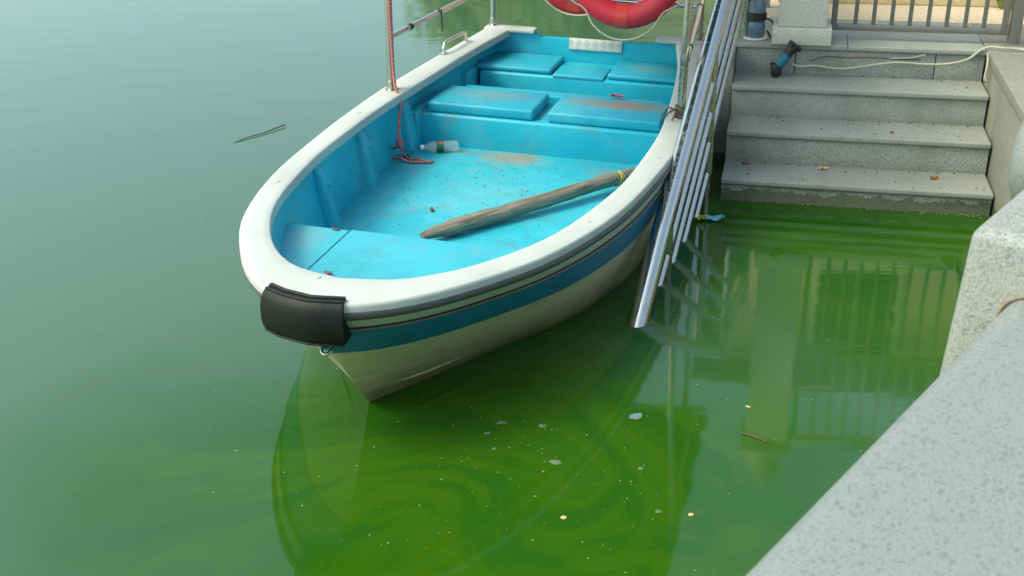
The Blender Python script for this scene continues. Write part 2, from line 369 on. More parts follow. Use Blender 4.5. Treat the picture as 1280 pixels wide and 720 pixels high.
# ------------------------------------------------------------------ granite steps
steps = tag(empty('stone_steps', sw(0, 0), STEP_ROT), 'grey granite steps going down from the gate into the green water', 'steps')
for k in range(3):
    y0, y1, zt = k * TR, (k + 1) * TR + NOSE, Z0 + k * RI
    box('tread', (0, y0, zt), (WID, y1 + .04, zt + TH), 'granite_tread', steps, .006, 3)
cuts = {0: [(0, WID)], 1: [(0, WID)], 2: [(0, WID)], 3: [(0, .335), (.338, 1.10), (1.103, WID)]}
for k in range(4):
    zb = -.9 if k == 0 else Z0 + (k - 1) * RI + TH - .02
    for a, c in cuts[k]: box('riser', (a + .001, k * TR + NOSE, zb), (c - .001, k * TR + NOSE + .3, Z0 + k * RI - .001), 'granite_riser', steps, .003)
box('landing_slab', (-.15, 3 * TR, Z0 + 3 * RI), (.62, 4 * TR + .4, ZL), 'granite_tread', steps, .006, 3)
box('landing_slab', (.622, 3 * TR, Z0 + 3 * RI), (WID, 4 * TR + .4, ZL), 'granite_tread', steps, .006, 3)
box('step_core', (-.14, TR * 2.2, -.9), (-.002, 4 * TR + .1, Z0 + 3 * RI - .002), 'granite_wall', steps, .004)
# cheek wall on the right of the steps
cheek = tag(empty('cheek_wall', sw(0, WID), STEP_ROT), 'granite side wall flanking the steps, its coping level with the landing', 'wall')
for a, c in ((-2.75, -1.1), (-1.097, -.35), (-.347, .42), (.423, 1.55)): box('wall_slab', (.012, a, -.9), (.26, c, ZL - .055), 'granite_wall', cheek, .003)
for a, c in ((-2.75, -.6), (-.597, 1.55)): box('coping_slab', (.002, a, ZL - .054), (.34, c, ZL + .006), 'granite_wall', cheek, .006, 3)

# ------------------------------------------------------------------ gate, pillar, yard
pil = tag(empty('gate_pillar', sw(1.0, .36, ZL), STEP_ROT), 'square pale stone gate pillar with a round carved ring', 'pillar')
box('base', (-.165, -.16, .001), (.165, .17, .095), 'pillar_stone', pil, .008)
box('shaft', (-.135, -.13, .095), (.135, .14, 1.42), 'pillar_stone', pil, .012, 3)
box('capital', (-.16, -.155, 1.42), (.16, .165, 1.5), 'pillar_stone', pil, .015, 3)
fin('finial', prism_bm([(.11 * math.cos(i * math.pi / 8), .11 * math.sin(i * math.pi / 8)) for i in range(16)], 1.5, 1.74, .04, 3), 'pillar_stone', pil)
tube('carved_ring', [(.075 * math.cos(a * math.pi / 14), -.128, .34 + .10 * math.sin(a * math.pi / 14)) for a in range(28)], .006, 'pillar_stone', pil, 6, True)
gate = tag(empty('metal_gate', sw(1.03, .52, ZL), STEP_ROT), 'grey metal gate of upright square bars above the landing', 'gate')
GW = .955
box('frame_stile', (0, -.02, .055), (.032, .02, 1.46), 'steel_gate', gate, .003)
box('frame_stile', (GW - .032, -.02, .055), (GW, .02, 1.46), 'steel_gate', gate, .003)
for z in (.057, .74, 1.42): box('frame_rail', (.033, -.018, z), (GW - .033, .018, z + .034), 'steel_gate', gate, .003)
bar = None
for i in range(8):
    x = .032 + (GW - .064) * (i + 1) / 9 + .004
    if bar is None: bar = box('bar', (-.011, -.011, .0915), (.011, .011, 1.419), 'steel_gate', gate, .002); bar.location = (x, 0, 0)
    else: b2 = bar.copy(); C.objects.link(b2); b2.location = (x, 0, 0)
gp = tag(empty('gate_post', sw(1.03, 1.515, ZL), STEP_ROT), 'dark square metal post closing the gate by the side wall', 'post')
box('shaft', (-.03, -.03, .001), (.03, .03, 1.55), 'steel_gate', gp, .004); box('foot_plate', (-.055, -.055, 0), (.055, .055, .012), 'steel_gate', gp, .002)
box('cap', (-.036, -.036, 1.551), (.036, .036, 1.575), 'steel_gate', gp, .004)
yp = [sw(4 * TR + .405, -.14), sw(4 * TR + .405, 14), sw(25, 14), sw(25, -.14)]
struct(fin('yard_paving', prism_bm([(p.x, p.y) for p in reversed(yp)], ZL - .06, ZL + .002, 0), 'yard_stone_sunlit'))
cw = tag(empty('low_wall', sw(2.05, .2, ZL), STEP_ROT), 'low cream rendered wall across the yard behind the gate', 'wall')
box('wall_body', (0, 0, .002), (6, .2, .52), 'cream_wall_sunlit', cw, .01); box('wall_coping', (-.03, -.03, .521), (6.03, .23, .58), 'pillar_stone', cw, .01)
# a plain house farther back
hs = tag(empty('house', sw(6.5, -.1, ZL), STEP_ROT), 'two storey ochre rendered house standing behind the yard', 'house')
box('wall', (0, 0, 0), (12, 5, 3.9), 'pink_wall', hs, .02)
bm = bmesh.new(); rv = [bm.verts.new(p) for p in ((-.4, -.5, 3.9), (12.6, -.5, 3.9), (12.6, 5.5, 3.9), (-.4, 5.5, 3.9), (1.5, 2.5, 4.9), (10.5, 2.5, 4.9))]
for f in ((0, 1, 5, 4), (1, 2, 5), (2, 3, 4, 5), (3, 0, 4), (3, 2, 1, 0)): bm.faces.new([rv[i] for i in f])
fin('roof', bm, 'roof_tile', hs)
for fl in (0, 1):
    for i in range(6):
        x = .9 + i * 1.95; z = .7 + fl * 1.75
        wn = box('window', (x, -.05, z), (x + 1.0, .02, z + 1.2), 'pillar_stone', hs, .01)
        for sx in (0, 1): box('pane', (x + .07 + sx * .45, -.056, z + .08), (x + .48 + sx * .45, -.045, z + 1.12), 'window_dark', wn, 0)
def weed(loc, h, n, label):
    vs, fs = [], []
    for i in range(n):
        a = random.uniform(0, 6.28); l = h * random.uniform(.5, 1); lean = random.uniform(.2, .8); wd = h * .13
        d = Vector((math.cos(a), math.sin(a), 0)); s = Vector((-d.y, d.x, 0)) * wd
        p0 = Vector((random.uniform(-1, 1) * h * .3, random.uniform(-1, 1) * h * .2, 0)); pm = p0 + d * l * lean * .5 + Vector((0, 0, l * .6)); pe = p0 + d * l * lean + Vector((0, 0, l * .8))
        o = len(vs); vs += [p0, pm + s, pe, pm - s]; fs.append((o, o + 1, o + 2, o + 3))
    r = tag(empty('weed', loc), label, 'plant'); mesh('leaves', vs, fs, 'leaf_c', r); tube('stem', [(0, 0, 0), (.004, 0, h * .5)], .003, 'bark', r, 5)
weed(sw(2.0, 1.62, ZL + .002), .14, 26, 'tuft of green weed at the foot of the cream wall')
weed(sw(2.01, 2.05, ZL + .002), .09, 16, 'smaller green weed beside the cream wall, farther from the pillar')

# ------------------------------------------------------------------ near balustrade
QR = math.atan2(DQ.y, DQ.x)
bal = tag(empty('stone_balustrade', (Q0.x, Q0.y, 0), (0, 0, QR)), 'speckled granite balustrade with a broad rounded handrail and square post', 'balustrade')
# local X along the rail, local Y to the left (towards the water)
def profile(name, prof, x0, x1, mat, parent, nx=2, bev=0):
    vs, fs = [], []; m = len(prof)
    for i in range(nx):
        x = x0 + (x1 - x0) * i / (nx - 1)
        vs += [(x, y, z) for y, z in prof]
    for i in range(nx - 1):
        for k in range(m): l = (k + 1) % m; fs.append((i * m + k, (i + 1) * m + k, (i + 1) * m + l, i * m + l))
    fs += [tuple(range(m)), tuple((nx - 1) * m + k for k in range(m))[::-1]]
    return mesh(name, vs, fs, mat, parent, True, 35)
RZ = 1.3; rr = .055; prof = []
for a in range(9): an = math.pi / 2 * a / 8; prof.append((0 - rr + rr * math.cos(an) + .02, RZ - rr + rr * math.sin(an)))
for a in range(9): an = math.pi / 2 + math.pi / 2 * a / 8; prof.append((-.40 + rr + rr * math.cos(an), RZ - rr + rr * math.sin(an)))
prof += [(-.40, RZ - .17), (.02, RZ - .17)]
profile('handrail', prof, -1.15, .995, 'granite_rail', bal); profile('handrail', prof, -3.6, -1.153, 'granite_rail', bal)
for a, c in ((-1.15, .9), (-3.6, -1.153)): box('panel', (a, -.27, ZL + .1), (c, -.09, RZ - .171), 'granite_post', bal, .01)
box('plinth', (-3.6, -.34, ZL - .003), (.9, -.02, ZL + .099), 'granite_post', bal, .01)
bm = box_bm((.985, -.43, ZL - .003), (1.42, .10, RZ + .105), .026, 5)
for v in bm.verts:
    k = (RZ + .105 - v.co.z); 
    if v.co.y > -.1: v.co.y += k * .05
    if v.co.x < 1.1: v.co.x -= k * .03
fin('post', bm, 'granite_post', bal)
tube('joint_mortar', [(.978, y + (.004 if y > -.2 else -.004), z + .003) for y, z in prof[:18]], .003, 'joint_tan', bal, 6)
dp = [(.02, -.13)] + [(.075 + .075 * math.sin(a * math.pi / 10), -.055 - .075 * math.cos(a * math.pi / 10)) for a in range(6)] + [(.15, 0)] + [(.075 + .075 * math.cos(a * math.pi / 10), .055 + .075 * math.sin(a * math.pi / 10)) for a in range(6)] + [(.02, .13)]
dr_ = lathe('drum_scroll', dp, 'granite_rail', bal, 32); dr_.rotation_euler = (R(90), 0, 0); dr_.location = (1.62, .075, 1.36)
box('drum_foot', (1.43, -.08, ZL - .003), (1.9, .16, 1.24), 'granite_rail', bal, .03, 3)

# ------------------------------------------------------------------ stainless railing of the steps
rail = tag(empty('steel_railing', sw(0, -.076), STEP_ROT), 'stainless steel stair railing sloping down into the water beside the boat', 'railing')
SL = RI / TR
def rl(u, z): return Vector((.11 * u, u, z))      # local, slightly skewed from the flight
tube('handrail', [rl(-1.62, -.12), rl(-1.5, -.015), rl(-1.10, .255), rl(-1.02, .30), rl(0, .90), rl(.93, .90 + .93 * SL - .02), rl(1.0, .90 + .95 * SL), rl(1.1, .905 + .95 * SL), rl(1.9, .91 + .95 * SL)], .043, 'steel', rail, 20)
for z in (.66, .50, .34, .17):
    tube('lower_rail', [rl(-(z + .1) / SL, -.1), rl(-.03, z - .02)], .0205, 'steel', rail, 14)
for z in (.66, .50, .34): tube('upper_rail', [rl(.03, z + .02), rl(.97, z + .97 * SL)], .0205, 'steel', rail, 14)
for z in (.6, .4, .2): tube('landing_rail', [rl(1.03, ZL + z), rl(1.9, ZL + z)], .0205, 'steel', rail, 14)
for u, zb, zt in ((0, -.6, .89), (1.0, ZL + .001, .90 + .94 * SL), (1.88, ZL + .001, .9 + .95 * SL), (-.95, -.7, .33)):
    tube('post', [rl(u, zb), rl(u, zt)], .026, 'steel_dull', rail, 14)
# ------------------------------------------------------------------ the boat
boat = empty('rowing_boat'); boat.matrix_world = BM
tag(boat, 'blue and white fibreglass boat with poles, moored at the steps', 'boat')
def half(pts, n=40):
    p = smooth_path([(x, y, 0) for x, y in pts], 12)
    L = [0]
    for a, b in zip(p, p[1:]): L.append(L[-1] + (b - a).length)
    out = []; j = 0
    for i in range(n):
        s = L[-1] * (1 - (1 - i / (n - 1)) ** 1.25)
        while j < len(L) - 2 and L[j + 1] < s: j += 1
        f = (s - L[j]) / max(1e-9, L[j + 1] - L[j]); q = p[j].lerp(p[j + 1], min(1, max(0, f))); out.append((q.x, max(0, q.y)))
    return out
def full(h): return [Vector((x, -y, 0)) for x, y in h] + [Vector((x, y, 0)) for x, y in h[-2::-1]]
GO = full(half([(0, .70), (.45, .765), (.82, .812), (1.42, .862), (1.9, .862), (2.34, .838), (2.95, .768), (3.47, .63), (3.81, .46), (4.04, .295), (4.165, .135), (4.2, 0)]))
GI = full(half([(.06, .54), (.45, .615), (1.0, .678), (1.75, .73), (2.3, .722), (2.72, .69), (3.28, .58), (3.66, .41), (3.885, .215), (3.955, 0)]))
WL = full(half([(0, .62), (.8, .72), (1.5, .765), (2.28, .745), (2.65, .665), (2.94, .545), (3.26, .33), (3.56, .145), (3.78, 0)]))
NB = len(GO)
def lin(x, xs, ys):
    for a, b, c, d in zip(xs, xs[1:], ys, ys[1:]):
        if x <= b: return c + (d - c) * max(0, (x - a) / (b - a))
    return ys[-1]
def smo(x, xs, ys):
    for a, b, c, d in zip(xs, xs[1:], ys, ys[1:]):
        if x <= b: u = max(0, (x - a) / (b - a)); return c + (d - c) * u * u * (3 - 2 * u)
    return ys[-1]
def zg(x): return .512 + .04 * max(0, (1.5 - x) / 1.5) ** 2 + .108 * max(0, (x - 1.5) / 2.7) ** 2
OUT = []                                   # outward direction along the sheer
for i in range(NB):
    a, b = GO[max(0, i - 1)], GO[min(NB - 1, i + 1)]; tg = (b - a).normalized(); OUT.append(Vector((-tg.y, tg.x, 0)) * (1 if (Vector((-tg.y, tg.x, 0))).dot(GO[i] - Vector((1.8, 0, 0))) > 0 else -1))
def hullp(i, drop, off=0):
    z0 = zg(GO[i].x); q = (drop - .03) / (z0 - .03)
    p = GO[i].lerp(WL[i], max(0, q) ** 1.12) + OUT[i] * off; p.z = z0 - drop
    return p
def loft(name, rows, mat, parent=boat, close_row=False, angle=45):
    vs, fs = [], []; n = len(rows[0])
    for r in rows: vs += r
    m = len(rows)
    for j in range(m if close_row else m - 1):
        for i in range(n - 1):
            a, b = j * n + i, ((j + 1) % m) * n + i; fs.append((a, a + 1, b + 1, b))
    if close_row: fs += [tuple(j * n for j in range(m)), tuple(j * n + n - 1 for j in range(m))[::-1]]
    o = mesh(name, vs, fs, mat, parent, True, angle)
    bm = bmesh.new(); bm.from_mesh(o.data); bmesh.ops.recalc_face_normals(bm, faces=bm.faces[:]); bm.to_mesh(o.data); bm.free(); return o
def band(name, d0, d1, off, mat, th=.02, rows=3, rnd=False, rng=None, parent=boat):
    ii = range(NB) if rng is None else rng
    outer = [[hullp(i, d0 + (d1 - d0) * k / (rows - 1), off * (math.sin(math.pi * (k + .35) / (rows - .3)) if rnd else 1)) for i in ii] for k in range(rows)]
    inner = [[hullp(i, d, off - th) for i in ii] for d in (d1, d0)]
    return loft(name, outer + inner, mat, parent, True)
# hull strakes from the sheer down
hull = loft('hull', [[hullp(i, .262 + (zg(GO[i].x) - .262) * k / 8, 0) for i in range(NB)] for k in range(9)] +
            [[Vector((WL[i].x * .985 if True else 0, WL[i].y * .9, -.07)) for i in range(NB)], [Vector((WL[i].x * .95, WL[i].y * .45, -.17)) for i in range(NB)]], 'hull_cream')
band('blue_strake', .129, .263, .003, 'hull_blue', .012, 5)
band('sheer_band', .071, .110, .002, 'band_white', .012, 3)
band('rubbing_bead', .1155, .1295, .012, 'bead_brown', .02, 5, True)
band('bead_dark_strip', .1095, .1156, .006, 'black_plastic', .014, 3)  # thin black line of the moulding, just above the brown bead
band('rubber_strip', .032, .0712, .012, 'rub_rubber', .02, 6, True)
mid = NB // 2
for sgn in (-1, 1):
    rng = [mid + sgn * k for k in range(2, 8)]
    tube('chine_bulge', [hullp(i, zg(GO[i].x) * .88, -.004) for k, i in enumerate(rng)], [.001 + .009 * math.sin(math.pi * (k + .3) / 6.6) ** 2 for k in range(6)], 'hull_cream', hull, 8)  # bulge added to catch the bright reflected line along the bow chine
# white gunwale cap
def capp(i, s, dz):
    p = GI[i].lerp(GO[i], s); p.z = zg(p.x) + dz; return p
cap_prof = [(.0, -.045), (.0, -.010), (.02, -.003), (.06, 0), (.3, .001), (.6, .001), (.92, 0), (.965, -.002), (.99, -.007), (1.0, -.014), (1.0, -.0315), (.85, -.032)]
cap = loft('gunwale', [[capp(i, s, d) for i in range(NB)] for s, d in cap_prof], 'gunwale_white', boat, True, 50)
# inner liner
ZF = .16
def wallp(i, f):
    z0 = zg(GO[i].x) - .03; z = z0 + (ZF - .02 - z0) * f; p = hullp(i, zg(GO[i].x) - z); ins = .022 * (1 - f) + .055
    q = p - OUT[i] * ins; q.z = z
    if q.y * p.y < 0: q.y = 0
    return q
loft('inner_wall', [[wallp(i, k / 8) for i in range(NB)] for k in range(9)], 'boat_blue')
fl = [i for i in range(NB) if wallp(i, .95).x < 3.7]
fv = [Vector((wallp(i, .93).x, wallp(i, .93).y * 1.01, ZF)) for i in fl if i < mid] + [Vector((wallp(i, .93).x, wallp(i, .93).y * 1.01, ZF)) for i in fl if i > mid]
fvs, ffs = [], []
lft = [v for v in fv if v.y < 0]; NX = 14
for v in lft:
    for k in range(NX + 1): fvs.append((v.x, v.y + (-2 * v.y) * k / NX, ZF))
for a in range(len(lft) - 1):
    for k in range(NX): o = a * (NX + 1) + k; ffs.append((o, o + 1, o + NX + 2, o + NX + 1))
mesh('floor', fvs, ffs, 'floor_blue', boat)
# frames (ribs) on both sides
def find_i(x, side):
    rng = range(mid) if side < 0 else range(mid, NB); return min(rng, key=lambda i: abs(wallp(i, .4).x - x))
def ribp(x, side, f):
    rng = range(mid - 1) if side < 0 else range(mid + 1, NB - 1)
    for i in rng:
        a, b = wallp(i, f), wallp(i + 1, f)
        if (a.x - x) * (b.x - x) <= 0: return a.lerp(b, (x - a.x) / (b.x - a.x) if b.x != a.x else 0)
    return wallp(find_i(x, side), f)
for side in (-1, 1):
    for x in (2.62, 2.02, 1.42):
        rows = []
        for f, dep, wd in ((.02, .004, .036), (.10, .012, .036), (.22, .045, .036), (.5, .05, .042), (.8, .055, .048), (.98, .065, .055)):
            a = ribp(x - wd, side, f); b = ribp(x + wd, side, f); inw = Vector((0, -side, 0)); inn = inw * dep
            rows.append([a - inw * .01, a + inn * .55, a + inn + Vector((.012, 0, 0)), b + inn - Vector((.012, 0, 0)), b + inn * .55, b - inw * .01])
        rb = loft('rib', rows, 'boat_blue', boat, False, 60)
        pb = ribp(x, side, .33) + Vector((0, -side * .046, 0))
        s = lathe('bolt_cover', [(.001, .016), (.011, .014), (.016, .006), (.017, -.004)], 'boat_blue', rb, 12); s.rotation_euler = (R(90) * side, 0, 0); s.location = pb
# thwarts with lift-off lids
def slab(name, x0, x1, y0, y1, z0, z1, mat, parent, bev=.02, taper=0):
    bm = box_bm((x0, y0, z0), (x1, y1, z1), bev, 4)
    return fin(name, bm, mat, parent, True, 30)
th1 = slab('bench', .90, 1.325, -.745, .745, ZF - .05, .345, 'boat_blue', boat, .018)
slab('seat_lid', .945, 1.308, -.665, -.045, .3455, .407, 'lid_blue', th1, .016); slab('seat_lid', .945, 1.308, .035, .665, .3455, .407, 'lid_blue', th1, .016)
th2 = slab('stern_bench', .058, .455, -.63, .63, ZF - .05, .368, 'boat_blue', boat, .016)
slab('seat_lid', .075, .435, -.655, -.17, .3685, .405, 'lid_blue', th2, .016); slab('seat_lid', .075, .435, .185, .655, .3685, .405, 'lid_blue', th2, .016)
slab('bench_centre', .22, .458, -.155, .170, .355, .385, 'lid_blue', th2, .012)
for sgn in (-1, 1):
    for x in (.15, .33): box('hinge', (x, sgn * .662 - .012, .404), (x + .035, sgn * .662 + .012, .409), 'hinge_rust', th2, .002)
# side lockers that fair the benches into the sides
for sgn in (-1, 1):
    for x0, x1, zt, hw in ((.55, 1.36, .36, .70), (.06, .60, .39, .65)):
        y0, y1 = (-hw - .06, -hw + .0) if sgn < 0 else (hw, hw + .06)
        slab('side_fairing', x0, x1, y0 if sgn < 0 else y0, y1, ZF - .04, zt, 'boat_blue', boat, .02)
# bow deck in two panels
xf = 3.17
ins = [hullp(i, zg(GO[i].x) - .385, -.022) for i in range(NB)]   # inside of the hull at deck level
def edge_y(x, side):
    best = None
    for a, b in zip(ins, ins[1:]):
        if (a.x - x) * (b.x - x) <= 0 and (a.y + b.y) * side > 0 and a.x != b.x: best = a.lerp(b, (x - a.x) / (b.x - a.x)).y
    return best
def edge_x(y):
    for a, b in zip(ins, ins[1:]):
        if (a.y - y) * (b.y - y) <= 0 and a.x > 3: return a.lerp(b, (y - a.y) / (b.y - a.y)).x
SEAM = -.315
dl = [(xf, SEAM - .003), (xf, edge_y(xf, -1))] + [(p.x, p.y) for p in ins if p.x > xf + .03 and p.y < SEAM - .01] + [(edge_x(SEAM), SEAM - .003)]
dr = [(xf, edge_y(xf, 1)), (xf, SEAM + .003), (edge_x(SEAM), SEAM + .003)] + [(p.x, p.y) for p in ins if p.x > xf + .03 and p.y > SEAM + .01]
fin('deck_panel', prism_bm(dl[::-1], .388, .415, .004), 'deck_blue', boat); fin('deck_panel', prism_bm(dr, .388, .42, .004), 'deck_blue', boat)
box('deck_beam', (xf + .012, -.42, .25), (xf + .04, .42, .3875), 'boat_blue', boat, .004)
# transom
bm = prism_bm([(-.70, .53), (-.62, .0), (-.3, -.14), (.3, -.14), (.62, .0), (.70, .53), (.40, .535), (.385, .50), (-.345, .50), (-.36, .535)], 0, .055, .006, 2)
for v in bm.verts: v.co = Vector((v.co.z, v.co.x, v.co.y))
tr = fin('transom', bm, 'boat_blue', boat)
for sgn, y0, y1 in ((-1, -.715, -.375), (1, .415, .715)): box('transom_cap', (-.012, y0, .531), (.09, y1, .5565), 'gunwale_white', tr, .008, 3)
box('motor_pad', (.0555, -.145, .447), (.068, .20, .520), 'pad_pale', tr, .003)
# bow fender, ring, gunwale fittings
rng = [i for i in range(NB) if abs(GO[i].y + .045) < .165 and GO[i].x > 3.9]
prow = []
for k, (s, dz, off) in enumerate(((.84, .005, 0), (.90, .013, 0), (.97, .012, .006), (1, .002, .018), (1, -.02, .029), (1, -.05, .035))):
    prow.append([capp(i, s, dz) + OUT[i] * off for i in rng])
prow += [[GO[i] + OUT[i] * o + Vector((0, 0, zg(GO[i].x) - d)) for i in rng] for d, o in ((.085, .036), (.115, .032), (.138, .023), (.146, .010))]
prow += [[hullp(i, .148, .004) for i in rng], [hullp(i, .03, .008) for i in rng], [capp(i, .9, .001) for i in rng]]
fd = loft('bow_fender', prow, 'fender_rubber', boat, True, 40)
for s_, dz, off in ((.88, .0125, 0), (.93, .0145, .0), (.985, .010, .009)): tube('ridge', [capp(i, s_, dz) + OUT[i] * off for i in rng], .0042, 'fender_rubber', fd, 6)
tube('lip', [GO[i] + OUT[i] * .024 + Vector((0, 0, zg(GO[i].x) - .138)) for i in rng], .004, 'fender_rubber', fd, 6)
rb = hullp(mid, .225, 0); tube('mooring_eye', smooth_path([rb + Vector((-.01, -.015, 0)), rb + Vector((.024, -.016, -.004)), rb + Vector((.036, 0, -.010)), rb + Vector((.024, .016, -.004)), rb + Vector((-.01, .015, 0))], 5), .006, 'steel', boat, 8)
for x in (.42,):
    for sgn in (-1, 1):
        y = sgn * .745; z = zg(.55) + .002
        h = tube('grab_handle', smooth_path([(.40, y - sgn * .012, z - .004), (.405, y - sgn * .012, z + .04), (.44, y - sgn * .008, z + .062), (.66, y + sgn * .022, z + .060), (.70, y + sgn * .028, z + .036), (.705, y + sgn * .028, z - .006)], 6), .011, 'steel', boat, 10)
        for q in ((.40, y - sgn * .012), (.705, y + sgn * .028)):
            f = lathe('foot_flange', [(.026, 0), (.026, .004), (.014, .007)], 'steel', h, 14); f.location = (q[0], q[1], z - .004)
for X, Y in ((3.12, .67), (3.99, -.07), (3.06, -.695), (1.95, -.80), (2.2, .79)):
    s = lathe('screw_plug', [(.014, 0), (.013, .002), (.006, .003)], 'band_white', boat, 12); s.location = (X, Y, zg(X) + .0018)
# poles, rails, canopy
ZC = 2.2
for X, Y in ((1.49, -.80), (1.53, .795), (-.0, -.675), (.0, .675)):
    z = zg(X) + .001
    p = tube('pole', [(X, Y, z), (X, Y, ZC)], .021, 'steel_dull', boat, 14)
    f = lathe('pole_socket', [(.038, 0), (.038, .005), (.027, .009), (.026, .05), (.0217, .052)], 'steel_dull', p, 16); f.location = (X, Y, z)
for sgn in (-1, 1):
    r = tube('side_rail', [(0.01, sgn * .675, .815), (1.49, sgn * .80, .80)], .0165, 'steel', boat, 12)
    for u in (.16, .82):
        a = Vector((1.49, sgn * .80, .80)).lerp(Vector((.01, sgn * .675, .815)), u)
        tube('rail_clamp', [a, a + Vector((-.03, -sgn * .0025, 0))], .019, 'black_plastic', r, 12)
tube('cable_tie', smooth_path([(.86, -.749, .828), (.86, -.728, .82), (.862, -.727, .79), (.863, -.724, .72), (.862, -.726, .70)], 4), .004, 'black_plastic', boat, 6)
tube('stern_rail', [(0, -.675, .76), (0, .675, .76)], .0165, 'steel', boat, 12)
can = fin('canopy', prism_bm([(-.08, -.83), (2.35, -.83), (2.42, -.6), (2.42, .6), (2.35, .83), (-.08, .83)], ZC + .02, ZC + .06, .015, 2), 'canvas_blue', boat)
for sgn in (-1, 1): tube('canopy_tube', [(-.05, sgn * .74, ZC + .003), (2.33, sgn * .78, ZC + .003)], .017, 'steel_dull', can, 10)
for x in (0, .75, 1.5, 2.25): tube('canopy_tube', [(x, -.76, ZC + .004), (x, .76, ZC + .004)], .014, 'steel_dull', can, 10)

# ------------------------------------------------------------------ things in the boat
def lifebuoy(loc, rot, label, hang, slack=.075):
    r = tag(empty('lifebuoy'), label, 'lifebuoy', 'lifebuoys hung at the stern'); in_boat(r, loc, rot)
    RM, rm = .285, .075
    def ring(a0, a1, rad, n, closed): return [(0, RM * math.cos(a0 + (a1 - a0) * k / n), RM * math.sin(a0 + (a1 - a0) * k / n)) for k in range(n if closed else n + 1)]
    tube('ring', ring(0, 2 * math.pi, rm, 48, True), rm, 'buoy_red', r, 20, True)
    for k in range(4):
        a = -math.pi / 2 + k * math.pi / 2 - .05; tube('band', ring(a - .14, a + .14, rm, 6, False), rm + .0025, 'buoy_band', r, 20)
    pts = []
    for k in range(4):
        a = -math.pi / 2 - math.pi / 4 + k * math.pi / 2
        for f in range(6):
            u = a + math.pi / 2 * f / 6; sag = .02 + slack * math.sin(math.pi * f / 6); pts.append((.06 + .02 * math.sin(math.pi * f / 6), (RM + rm - .035 + sag) * math.cos(u), (RM + rm - .035 + sag) * math.sin(u)))
    tube('grab_line', smooth_path(pts, 3, True), .0055, 'cord_pale', r, 7, True)
    tube('hanging_cord', [(0, 0, RM + .05), (0.01, .01, hang)], .006, 'cord_pale', r, 7)
lifebuoy((.09, .215, .975), (0, R(-6), R(4)), 'red lifebuoy with pale grab line hung at the stern, in front of the other', ZC - .975 - .01)
lifebuoy((-.11, -.12, .995), (0, R(-4), R(-8)), 'red lifebuoy hung at the stern, partly behind another lifebuoy', ZC - .995 - .01, .006)
# weathered pole
pole = tag(empty('wooden_pole'), 'weathered grey wooden pole lying across the boat floor', 'pole')
a = Vector((2.68, -.19, .20)); b = Vector((1.50, .70, .232)); L = (b - a).length
in_boat(pole, a, (0, -math.atan2(b.z - a.z, (b - a).xy.length), math.atan2(b.y - a.y, b.x - a.x)))
pts = [(L * k / 26, .004 * math.sin(k * .33) + random.uniform(-.0015, .0015), .003 * math.cos(k * .4) + random.uniform(-.002, .002)) for k in range(27)]
tube('shaft', pts, [(.041 - .010 * (k / 26)) * min(1, .42 + .2 * k) + random.uniform(-.0022, .0022) for k in range(27)], 'weathered_wood', pole, 14)
for k in range(4):
    x = L * .80 + .012 * k + random.uniform(-.004, .006); c = pts[21]
    tube('twine', [(x + .012 * math.sin(t * .52 + k), c[1] + .0365 * math.cos(t * .5236), c[2] + .0365 * math.sin(t * .5236)) for t in range(12)], .0028, 'twine_yellow', pole, 5, True)
# bottle
bt = tag(empty('plastic_bottle'), 'clear plastic drink bottle with green label lying on the boat floor', 'bottle')
d = Vector((1.39 - 1.5, -.45 + .68)).normalized(); in_boat(bt, (1.49, -.655, ZF + .034), (0, 0, math.atan2(d.y, d.x)))
lathe('bottle_body', [(.011, .028), (.012, .04), (.02, .052), (.029, .068), (.031, .085), (.029, .088), (.031, .093), (.0295, .10), (.0295, .14), (.031, .145), (.029, .155), (.031, .165), (.029, .178), (.031, .19), (.029, .203), (.031, .215), (.022, .226), (.01, .222)], 'clear_plastic', bt, 24, 'X')
lathe('cap', [(.0135, .012), (.0145, .014), (.0145, .030), (.0135, .031)], 'cap_white', bt, 16, 'X')
lb = lathe('label', [(.0302, .101), (.0304, .102), (.0304, .138), (.0302, .139)], 'label_green', bt, 24, 'X')
vs, fs = [], []
for a0, x0, x1, s0 in ((-.5, .104, .134, .9), (.35, .108, .12, .5), (1.2, .112, .134, .5), (.5, .124, .136, .4)):
    for k in range(5):
        an = a0 + s0 * k / 4 + .6; o = len(vs); vs += [(x0, .0309 * math.cos(an), .0309 * math.sin(an)), (x1, .0309 * math.cos(an + .1), .0309 * math.sin(an + .1))]
        if k: fs.append((o - 2, o - 1, o + 1, o))
mesh('printed_mark', vs, fs, 'label_red', lb)
# red mooring rope down the pole and on to the floor
rope = tag(empty('red_rope'), 'red and white braided rope hanging from the canopy pole into the boat', 'rope'); rope.matrix_world = BM
pts = [(1.515, -.785, ZC - .05), (1.512, -.784, 1.6), (1.518, -.782, 1.1), (1.515, -.780, .8), (1.53, -.765, .56), (1.57, -.72, .47), (1.63, -.71, .38), (1.66, -.70, .27)]
tube('hanging_part', smooth_path(pts, 6), .0085, 'rope_red', rope, 8)
kn = [(1.66 + .020 * math.cos(t) * (1 + .3 * math.sin(3 * t)), -.70 + .018 * math.sin(t * 1.3), .262 + .018 * math.sin(2 * t)) for t in [i * .42 for i in range(30)]]
tube('knot', kn, .0075, 'rope_red', rope, 7)
tube('loose_end', smooth_path([(1.655, -.70, .25), (1.60, -.77, .21), (1.58, -.79, ZF + .012), (1.64, -.76, ZF + .009), (1.665, -.70, ZF + .03), (1.66, -.66, ZF + .010), (1.655, -.60, ZF + .009), (1.63, -.545, ZF + .009)], 6), .0075, 'rope_red', rope, 7)
